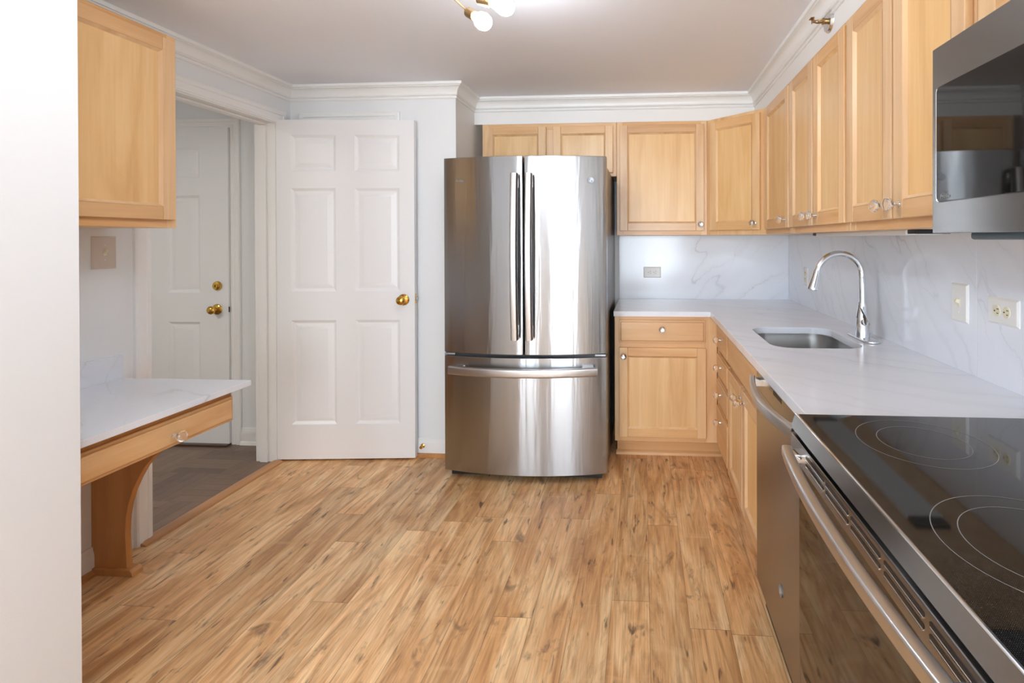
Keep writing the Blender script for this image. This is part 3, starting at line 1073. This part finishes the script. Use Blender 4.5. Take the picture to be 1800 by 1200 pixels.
# ------------------------------------------------------------------ switches and outlets (local: face towards -Y)
def plate(bm, w, h, th=0.006):
    t = bmesh.new()
    q = 0.006
    A = [t.verts.new(p) for p in ((-w / 2, 0, -h / 2), (w / 2, 0, -h / 2), (w / 2, 0, h / 2), (-w / 2, 0, h / 2))]
    A2 = [t.verts.new((v.co.x, -th * 0.35, v.co.z)) for v in A]
    B = [t.verts.new(p) for p in ((-w / 2 + q, -th, -h / 2 + q), (w / 2 - q, -th, -h / 2 + q), (w / 2 - q, -th, h / 2 - q), (-w / 2 + q, -th, h / 2 - q))]
    for R1, R2 in ((A, A2), (A2, B)):
        for k in range(4):
            t.faces.new((R1[k], R1[(k + 1) % 4], R2[(k + 1) % 4], R2[k]))
    t.faces.new(B)
    t.faces.new(A[::-1])
    bmesh.ops.recalc_face_normals(t, faces=t.faces[:])
    absorb(bm, t)


def screw(root, x, z, y=-0.006):
    b = bmesh.new()
    lathe(b, [(0, 0), (0.003, 0), (0.0025, 0.0012), (0, 0.0014)], Matrix.Translation((x, y, z)) @ Matrix.Rotation(PI / 2, 4, 'X'), 12)
    obj('screw', b, M_PLATE, root)


def light_switch(label, loc, rz, w=0.085, h=0.125, mat=None, up=True, mat2=None):
    r = thing('light_switch', label, 'light switch', loc, rz)
    b = bmesh.new()
    plate(b, w, h)
    obj('cover_plate', b, mat or M_PLATE, r)
    b = bmesh.new()
    box(b, -0.006, 0.006, -0.0072, -0.0055, -0.0125, 0.0125, 0.001)
    box(b, -0.0045, 0.0045, -0.019, -0.004, -0.006, 0.006, 0.002, mtx=Matrix.Rotation(0.5 if not up else -0.5, 4, 'X'))
    obj('toggle', b, mat2 or M_IVORY, r)
    screw(r, 0, 0.030)
    screw(r, 0, -0.030)
    return r


def outlet(label, loc, rz, horizontal, w=0.125, h=0.078, mat=None, mat2=None):
    r = thing('wall_outlet', label, 'outlet', loc, rz)
    b = bmesh.new()
    plate(b, w, h)
    obj('cover_plate', b, mat or M_PLATE, r)
    for s in (-1, 1):
        b = bmesh.new()
        Rm = Matrix.Translation((0.0195 * s if horizontal else 0, -0.0055, 0 if horizontal else 0.0195 * s)) @ Matrix.Rotation(PI / 2, 4, 'X')
        if horizontal:
            Rm = Rm @ Matrix.Rotation(-PI / 2, 4, 'Z')
        lathe(b, [(0, 0), (0.0168, 0), (0.0168, 0.0018), (0.0155, 0.0026), (0, 0.0026)], Rm @ Matrix.Scale(0.88, 4, (0, 1, 0)) , 26, 0)
        for sx_, ln in ((-0.0062, 0.0085), (0.0062, 0.007)):
            box(b, sx_ - 0.0011, sx_ + 0.0011, 0.001, 0.001 + ln, 0.002, 0.0030, 0, 1, mtx=Rm)
        lathe(b, [(0, 0.0031), (0.0024, 0.0031), (0.0024, 0.001)], Rm @ Matrix.Translation((0, -0.0075, 0)), 10, 1)
        obj('socket', b, [mat2 or M_IVORY, M_DARK], r)
    screw(r, 0, 0)
    return r


light_switch('white toggle switch on the splash right of the faucet', (XR, 1.7115, 1.113), RZ)
outlet('white sideways double outlet on the splash near the range', (XR, 1.5135, 1.112), RZ, True)
outlet('pale outlet partly hidden behind the faucet spray head', (XR, 3.262, 1.085), RZ, False, 0.075, 0.115)
outlet('white sideways outlet on the back splash near the refrigerator', (0.0685, YB, 1.085), 0, True, mat2=M_PLATE)
light_switch('beige toggle switch under the left upper cabinet', (XL, 1.9075, 1.2745), PI / 2, 0.093, 0.133, M_BEIGE)
light_switch('tan switch plate on hall wall glimpsed past door jamb', (-2.46, 3.105, 1.255), 0, 0.075, 0.125, M_IVORY)

# ------------------------------------------------------------------ refrigerator
FX0, FX1, FY = -1.104, -0.196, 2.733
fr = thing('refrigerator', 'stainless french-door refrigerator with bottom freezer drawer', 'refrigerator', ((FX0 + FX1) / 2, 3.15, 0))
hw = (FX1 - FX0) / 2
ly = FY - 3.15


def bow(x):
    return ly - 0.058 * (1 - (x / hw) ** 2)


def fridge_door(name, x0, x1, z0, z1):
    n = 20
    fr_pts = []
    e = 0.008
    for k in range(n + 1):
        x = x0 + (x1 - x0) * k / n
        y = bow(x)
        d = min(x - x0, x1 - x)
        if d < 1e-6:
            y += e
        fr_pts.append((x, y))
    xs = sorted([x0 + 0.003, x1 - 0.003])
    for x in xs:
        fr_pts.append((x, bow(x) + 0.0015))
    fr_pts.sort()
    back = [(x1, ly + 0.052), (x0, ly + 0.052)]
    b = bmesh.new()
    prism(b, fr_pts + back, 'z', z0, z1, 0.003, seg=2)
    return obj(name, b, M_STEEL, fr, sharp=50)


xm = -0.641 - (FX0 + FX1) / 2
dl = fridge_door('door', -hw, xm - 0.003, 0.700, 1.775)
drr = fridge_door('door', xm + 0.004, hw, 0.700, 1.775)
fz = fridge_door('freezer_drawer', -hw, hw, 0.045, 0.682)
b = bmesh.new()
box(b, -hw + 0.004, hw - 0.004, ly + 0.056, 0.46, 0.03, 1.732, 0.004)
obj('cabinet_body', b, M_FRIDGESIDE, fr)
b = bmesh.new()
box(b, -hw + 0.012, hw - 0.012, ly + 0.008, ly + 0.058, 0.05, 1.75)
box(b, -hw + 0.03, hw - 0.03, ly + 0.03, ly + 0.3, 0.008, 0.05)
obj('gasket', b, M_BLACK, fr)
for s in (-1, 1):
    b = bmesh.new()
    box(b, s * (hw - 0.06) - 0.045, s * (hw - 0.06) + 0.045, ly + 0.03, ly + 0.20, 1.731, 1.765, 0.006)
    obj('hinge_cover', b, M_FRIDGESIDE, fr)
    b = bmesh.new()
    box(b, s * (hw - 0.035) - 0.03, s * (hw - 0.035) + 0.03, ly - 0.008, ly + 0.05, 0.686, 0.697, 0.002)
    obj('hinge', b, M_BADGE, fr)
    b = bmesh.new()
    lathe(b, [(0, 0), (0.02, 0), (0.02, 0.03), (0, 0.03)], Matrix.Translation((s * (hw - 0.08), ly + 0.12, 0)), 14)
    obj('foot', b, M_BLACK, fr)
for dd, xc in ((dl, xm - 0.040), (drr, xm + 0.038)):
    b = bmesh.new()
    pts = []
    for k in range(19):
        u_ = k / 18
        z = 0.79 + 0.885 * u_
        pts.append((xc, bow(xc) - 0.036 - 0.022 * math.sin(PI * u_), z))
    tube(b, pts, 0.0185, 24, squash=(1.0, 1.1), up=(0, 1, 0))
    b.normal_update()
    for f in b.faces:
        f.material_index = 1 if abs(f.normal.x) > 0.8 else 0
    h = obj('handle', b, [M_BAR, M_FRIDGESIDE], dd, sharp=40)
    for z in (0.835, 1.63):
        b = bmesh.new()
        box(b, xc - 0.011, xc + 0.013, bow(xc) - 0.04, bow(xc) + 0.004, z - 0.028, z + 0.028, 0.003)
        obj('bracket', b, M_CHROME, dd)
b = bmesh.new()
pts = []
for k in range(25):
    x = -0.405 + 0.81 * k / 24
    pts.append((x, bow(x) - 0.042 - 0.014 * math.sin(PI * k / 24), 0.615))
tube(b, pts, 0.023, 20, squash=(0.62, 1.0), up=(0, 0, 1))
obj('handle', b, M_BAR, fz, sharp=40)
for s in (-1, 1):
    b = bmesh.new()
    x = s * 0.355
    box(b, x - 0.03, x + 0.03, bow(x) - 0.045, bow(x) + 0.004, 0.615 - 0.012, 0.615 + 0.021, 0.003)
    obj('bracket', b, M_CHROME, fz)


def badge(parent, mtx, r):
    b = bmesh.new()
    lathe(b, [(0, 0), (r, 0), (r, 0.002), (r * 0.93, 0.0028), (r * 0.86, 0.0022), (0, 0.0022)], mtx, 30, 0)
    for k in range(4):      # monogram strokes
        a = k * PI / 2 + 0.5
        pts = [mtx @ Vector((r * (0.12 + 0.5 * j / 6) * math.cos(a + j * 0.28), r * (0.12 + 0.5 * j / 6) * math.sin(a + j * 0.28), 0.0022)) for j in range(7)]
        tube(b, pts, r * 0.055, 6, 1, up=(0.3, 0.2, 0.9))
    return obj('badge', b, [M_BADGE, M_CHROME], parent)


xb = -0.281 - (FX0 + FX1) / 2
sl = 2 * 0.058 * xb / hw ** 2
badge(drr, Matrix.Translation((xb, bow(xb) - 0.0005, 1.643)) @ Matrix.Rotation(math.atan(sl), 4, 'Z') @ Matrix.Rotation(PI / 2, 4, 'X'), 0.019)
xb = -1.003 - (FX0 + FX1) / 2
sl = 2 * 0.058 * xb / hw ** 2
lettering('lettering', 'Profile', 0.018, M_LETTER, dl, (xb, bow(xb) - 0.0012, 1.645), (PI / 2, 0, math.atan(sl)))

# ------------------------------------------------------------------ dishwasher (local front -Y, +X towards the camera)
dw = thing('dishwasher', 'dark stainless dishwasher between sink cabinet and range', 'dishwasher', (0.62, 1.832, 0), RZ)
yo = 0.405 - 0.62
WD = 1.832 - 1.230
b = bmesh.new()
box(b, 0.006, WD - 0.004, yo, yo + 0.03, 0.115, 0.7947, 0.001)
obj('front_panel', b, M_SLATE, dw)
b = bmesh.new()
box(b, 0.006, WD - 0.004, yo, yo + 0.03, 0.795, 0.858, 0.001)
cp = obj('control_panel', b, M_SLATE, dw)
b = bmesh.new()
box(b, 0.235, 0.330, yo - 0.0005, yo + 0.004, 0.838, 0.852, 0.001)
obj('vent', b, M_BLACK, cp)
b = bmesh.new()
box(b, 0.004, WD - 0.002, yo + 0.032, 0.40, 0.01, 0.858)
box(b, 0.012, WD - 0.004, yo + 0.06, yo + 0.07, 0, 0.115)
obj('tub', b, M_BLACK, dw)
b = bmesh.new()
pts = []
for k in range(21):
    u_ = k / 20
    pts.append((0.055 + (WD - 0.11) * u_, yo - 0.026 - 0.032 * math.sin(PI * u_), 0.834))
tube(b, pts, 0.0165, 18, squash=(0.62, 1.0))
obj('handle', b, M_BAR, dw, sharp=40)
for x in (0.085, WD - 0.085):
    b = bmesh.new()
    box(b, x - 0.018, x + 0.018, yo - 0.034, yo + 0.003, 0.823, 0.847, 0.003)
    obj('bracket', b, M_CHROME, dw)
badge(dw, Matrix.Translation((0.322, yo - 0.0005, 0.285)) @ Matrix.Rotation(PI / 2, 4, 'X'), 0.017)

# ------------------------------------------------------------------ range
rg = thing('kitchen_range', 'slide-in electric range with black glass cooktop', 'range', (0.70, 1.222, 0), RZ)
WG = 0.760
gy = 0.362 - 0.70          # front plane
b = bmesh.new()
box(b, 0.004, WG - 0.004, gy + 0.035, 0.325, 0.06, 0.880, 0.003)
box(b, 0.03, WG - 0.03, gy + 0.06, 0.30, 0.0, 0.06)
obj('body', b, M_BLACK, rg)
b = bmesh.new()
box(b, -0.006, WG + 0.006, gy + 0.006, 0.330, 0.893, 0.905, 0.0025)
ct = obj('cooktop', b, M_COOK, rg)


def ring_mesh(cx, cy, r, wd):
    t = bmesh.new()
    n = 72
    I = [t.verts.new((cx + (r - wd) * math.cos(2 * PI * k / n), cy + (r - wd) * math.sin(2 * PI * k / n), 0.9053)) for k in range(n)]
    O = [t.verts.new((cx + (r + wd) * math.cos(2 * PI * k / n), cy + (r + wd) * math.sin(2 * PI * k / n), 0.9053)) for k in range(n)]
    for k in range(n):
        t.faces.new((O[k], O[(k + 1) % n], I[(k + 1) % n], I[k]))
    return t


def world_to_rg(X, Y):
    return (1.222 - Y, X - 0.70)


for X, Y, r in ((0.573, 1.072, 0.124), (0.573, 1.072, 0.084), (0.548, 0.715, 0.137), (0.548, 0.715, 0.103),
                (0.86, 1.06, 0.075), (0.86, 0.62, 0.10)):
    b = bmesh.new()
    x, y = world_to_rg(X, Y)
    absorb(b, ring_mesh(x, y, r, 0.0007))
    obj('burner_ring', b, M_RING, ct)
b = bmesh.new()        # steel front rail with rolled upper edge
prism(b, [(gy - 0.009, 0.8745), (gy - 0.0005, 0.9055), (gy + 0.006, 0.9065), (gy + 0.010, 0.893), (gy + 0.03, 0.8745)], 'x', -0.004, WG + 0.004, 0.0)
obj('front_rail', b, M_SLATE, rg, sharp=20)
b = bmesh.new()
tube(b, [(-0.004, gy + 0.003, 0.9055), (WG + 0.004, gy + 0.003, 0.9055)], 0.0028, 10)
obj('rail_edge', b, M_CHROME, rg)
b = bmesh.new()
box(b, 0.0, WG, gy + 0.002, gy + 0.03, 0.862, 0.8745)
obj('gap', b, M_BLACK, rg)
# oven door with louvred top
b = bmesh.new()
dx0, dx1 = 0.002, WG - 0.002
gp = gy - 0.012
slots = []
for k in range(5):
    s0 = 0.115 + k * 0.117
    slots.append((s0, s0 + 0.105))
box(b, dx0, dx1, gp, gy + 0.034, 0.813, 0.866, 0.003)
box(b, dx0, dx1, gy + 0.0005, gy + 0.034, 0.79, 0.815, 0.001)
box(b, dx0, dx1, gy + 0.001, gy + 0.034, 0.24, 0.34, 0.003)
box(b, dx0, 0.034, gy + 0.0005, gy + 0.034, 0.24, 0.80, 0.003)
box(b, WG - 0.034, dx1, gy + 0.0005, gy + 0.034, 0.24, 0.80, 0.003)
od = obj('oven_door', b, M_SLATE, rg)
b = bmesh.new()
prism(b, [(p[0], p[1]) for p in round_rect(0.030, WG - 0.030, 0.335, 0.80, 0.03, 5)], 'y', gy - 0.0006, gy + 0.03)
obj('oven_window', b, M_GLASSDOOR, od)
b = bmesh.new()
for s0, s1 in slots:
    for z in (0.8365, 0.852):
        prism(b, [(x, zz) for x, zz in round_rect(s0, s1, z - 0.0034, z + 0.0034, 0.003, 4)], 'y', gp - 0.0008, gp + 0.004, 0, 0)
obj('vent_slots', b, M_BLACK, od)
b = bmesh.new()
for s0, s1 in slots:
    for z in (0.8365, 0.852):
        tube(b, [(s0 + 0.002, gp - 0.0006, z - 0.0044), (s1 - 0.002, gp - 0.0006, z - 0.0044)], 0.0013, 8)
obj('vent_lips', b, M_CHROME, od)
b = bmesh.new()
pts = []
for k in range(21):
    u_ = k / 20
    pts.append((0.048 + (WG - 0.096) * u_, gy - 0.034 - 0.022 * math.sin(PI * u_) ** 0.8, 0.838))
tube(b, pts, 0.0135, 20, squash=(0.85, 1.0))
obj('handle', b, M_BAR, od, sharp=40)
for x in (0.078, WG - 0.078):
    b = bmesh.new()
    box(b, x - 0.020, x + 0.020, gy - 0.042, gy + 0.002, 0.829, 0.850, 0.004)
    obj('bracket', b, M_CHROME, od)
b = bmesh.new()
box(b, dx0, dx1, gy + 0.004, gy + 0.034, 0.075, 0.232, 0.003)
obj('storage_drawer', b, M_SLATE, rg)

# ------------------------------------------------------------------ microwave
mwx = 0.634
mw = thing('microwave', 'dark stainless over-the-range microwave hung under short cabinet', 'microwave', (0.86, 1.148, 1.334), RZ)
my = mwx - 0.86
WM = 0.756
b = bmesh.new()
box(b, 0.003, WM - 0.003, my + 0.02, 0.17, 0.002, 0.400, 0.002)
obj('body', b, M_BLACK, mw)
b = bmesh.new()
box(b, 0, WM, my, my + 0.022, 0.0, 0.400, 0.002)
md = obj('door', b, M_SLATE, mw)
b = bmesh.new()
prism(b, round_rect(0.021, 0.600, 0.066, 0.312, 0.012, 6), 'y', my - 0.004, my + 0.004, 0.002, seg=2)
obj('window', b, M_GLASSDOOR, md, sharp=25)
b = bmesh.new()  # chrome bead added as the bright highlight on the glass edge
tube(b, [(0.030, my - 0.002, 0.0665), (0.0235, my - 0.002, 0.069), (0.0212, my - 0.002, 0.076), (0.0212, my - 0.002, 0.302), (0.0235, my - 0.002, 0.309)], 0.0024, 10, up=(0, 1, 0))
obj('window_trim', b, M_CHROME, md)
lettering('lettering', 'Profile', 0.0125, M_LETTER, md, (0.055, my - 0.0046, 0.077), (PI / 2, 0, 0))
b = bmesh.new()
box(b, 0.03, WM - 0.03, my + 0.06, 0.16, -0.014, 0.003, 0.006)
obj('underside_vent', b, M_VENTBLUE, mw)

# ------------------------------------------------------------------ desk nook
dk = thing('wall_desk', 'built-in white quartz desk with maple apron on left wall', 'desk', (XL, YN, 0))
b = bmesh.new()
box(b, 0, 0.574, 0.001, 0.674, 0.725, 0.747, 0.002)
obj('desktop', b, M_QUARTZ, dk)
b = bmesh.new()
box(b, 0, 0.012, 0.001, 0.674, 0.747, 0.846, 0.001)
obj('splash_strip', b, M_QUARTZ, dk)
b = bmesh.new()
box(b, 0.0, 0.527, 0.002, 0.625, 0.612, 0.725, 0.001)
obj('apron_box', b, M_DESKWOOD, dk)
b = bmesh.new()
box(b, 0, 0.600, -0.013, 0, 0, 0.098, 0.003)
box(b, 0.010, 0.590, -0.021, -0.010, 0.010, 0.088, 0.006, seg=3)
d = obj('drawer', b, M_WH, dk, (0.527, 0.020, 0.600), PI / 2)
knob(d, 0.333, -0.021, 0.040)
b = bmesh.new()
prof = [(0, 0.0), (0.155, 0.0), (0.150, 0.034), (0.143, 0.16), (0.147, 0.228), (0.157, 0.279), (0.174, 0.332), (0.198, 0.382), (0.227, 0.431), (0.262, 0.47), (0.32, 0.52), (0.40, 0.565), (0.50, 0.60), (0.50, 0.612), (0, 0.612)]
prism(b, prof, 'y', 0.555, 0.579, 0.0008, seg=1)
obj('bracket_leg', b, M_DESKWOOD, dk)
b = bmesh.new()
prism(b, [(0, 0), (0.185, 0), (0.183, 0.016), (0.172, 0.028), (0, 0.028)], 'y', 0.545, 0.589, 0.002, seg=1)
obj('leg_foot', b, M_DESKWOOD, dk)

# ------------------------------------------------------------------ sprinkler on the soffit
sp = thing('fire_sprinkler', 'brass sprinkler head with round chrome plate on the soffit', 'sprinkler', (sx, 2.02, 2.172), RZ)
R = Matrix.Rotation(PI / 2, 4, 'X')
b = bmesh.new()
lathe(b, [(0, 0), (0.046, 0), (0.045, 0.004), (0.040, 0.010), (0.014, 0.013), (0, 0.013)], R, 32)
obj('escutcheon', b, M_CHROME, sp)
b = bmesh.new()
lathe(b, [(0.011, 0.010), (0.011, 0.022), (0.013, 0.024), (0.013, 0.028), (0.006, 0.030), (0.004, 0.045), (0, 0.046)], R, 20)
for s in (-1, 1):
    tube(b, [(0.011 * s, -0.026, 0), (0.015 * s, -0.036, 0), (0.013 * s, -0.048, 0), (0.004 * s, -0.058, 0)], 0.0028, 10)
lathe(b, [(0, 0.056), (0.006, 0.056), (0.006, 0.062), (0, 0.062)], R, 14)
box(b, -0.015, 0.015, -0.066, -0.063, -0.004, 0.013, 0.001)
box(b, -0.014, 0.014, -0.076, -0.062, 0.011, 0.013, 0.0006)
obj('sprinkler_head', b, M_AGED, sp)

# ------------------------------------------------------------------ ceiling fixture
B1 = Vector((-0.530, 1.690, 2.060))
S1 = Vector((-0.612, 1.745, 2.126))
hub = Vector((-0.700, 1.560, 2.185))
lf = thing('ceiling_light', 'brass multi-arm ceiling light with bare glowing bulbs', 'ceiling light', (hub.x, hub.y, HC))
b = bmesh.new()
lathe(b, [(0, 0), (0.065, 0), (0.065, -0.012), (0.055, -0.022), (0.010, -0.026), (0.010, -0.060), (0, -0.060)], None, 32)
obj('canopy', b, M_AGED, lf)
b = bmesh.new()
lathe(b, [(0, -0.055), (0.020, -0.058), (0.030, -0.075), (0.032, -0.090), (0.026, -0.108), (0.012, -0.118), (0, -0.120)], None, 28)
obj('hub', b, M_AGED, lf)
hl = Vector((0, 0, hub.z - HC))


def bulb_arm(sock, tip):
    """sock = start of the socket, tip = bulb direction point, both local"""
    d = (tip - sock).normalized()
    b = bmesh.new()
    tube(b, [hl, sock + d * 0.004], 0.0035, 10)
    obj('arm', b, M_AGED, lf)
    rot = d.to_track_quat('Z', 'Y').to_matrix().to_4x4()
    m = Matrix.Translation(sock) @ rot
    b = bmesh.new()
    lathe(b, [(0, -0.002), (0.016, -0.002), (0.0185, 0.002), (0.0185, 0.044), (0.0165, 0.046), (0, 0.046)], m, 24)
    so = obj('socket', b, M_AGED, lf)
    b = bmesh.new()
    pr = [(0, 0.042), (0.0135, 0.044), (0.015, 0.055), (0.022, 0.070), (0.0285, 0.085), (0.030, 0.096), (0.0275, 0.110), (0.020, 0.121), (0.010, 0.1265), (0, 0.128)]
    lathe(b, pr, m, 28)
    obj('bulb', b, M_BULB, so)


base = lf.location
bulb_arm(S1 - base, B1 - base)
S2, T2 = Vector((-0.545, 1.655, 2.128)), Vector((-0.460, 1.648, 2.098))
bulb_arm(S2 - base, T2 - base)
for dx, dy, dz in ((0.05, -0.24, -0.03), (0.17, -0.17, 0.01), (-0.09, -0.22, 0.02)):
    v = hl + Vector((dx, dy, dz)) * 0.72
    bulb_arm(v, v + Vector((dx, dy, dz)))
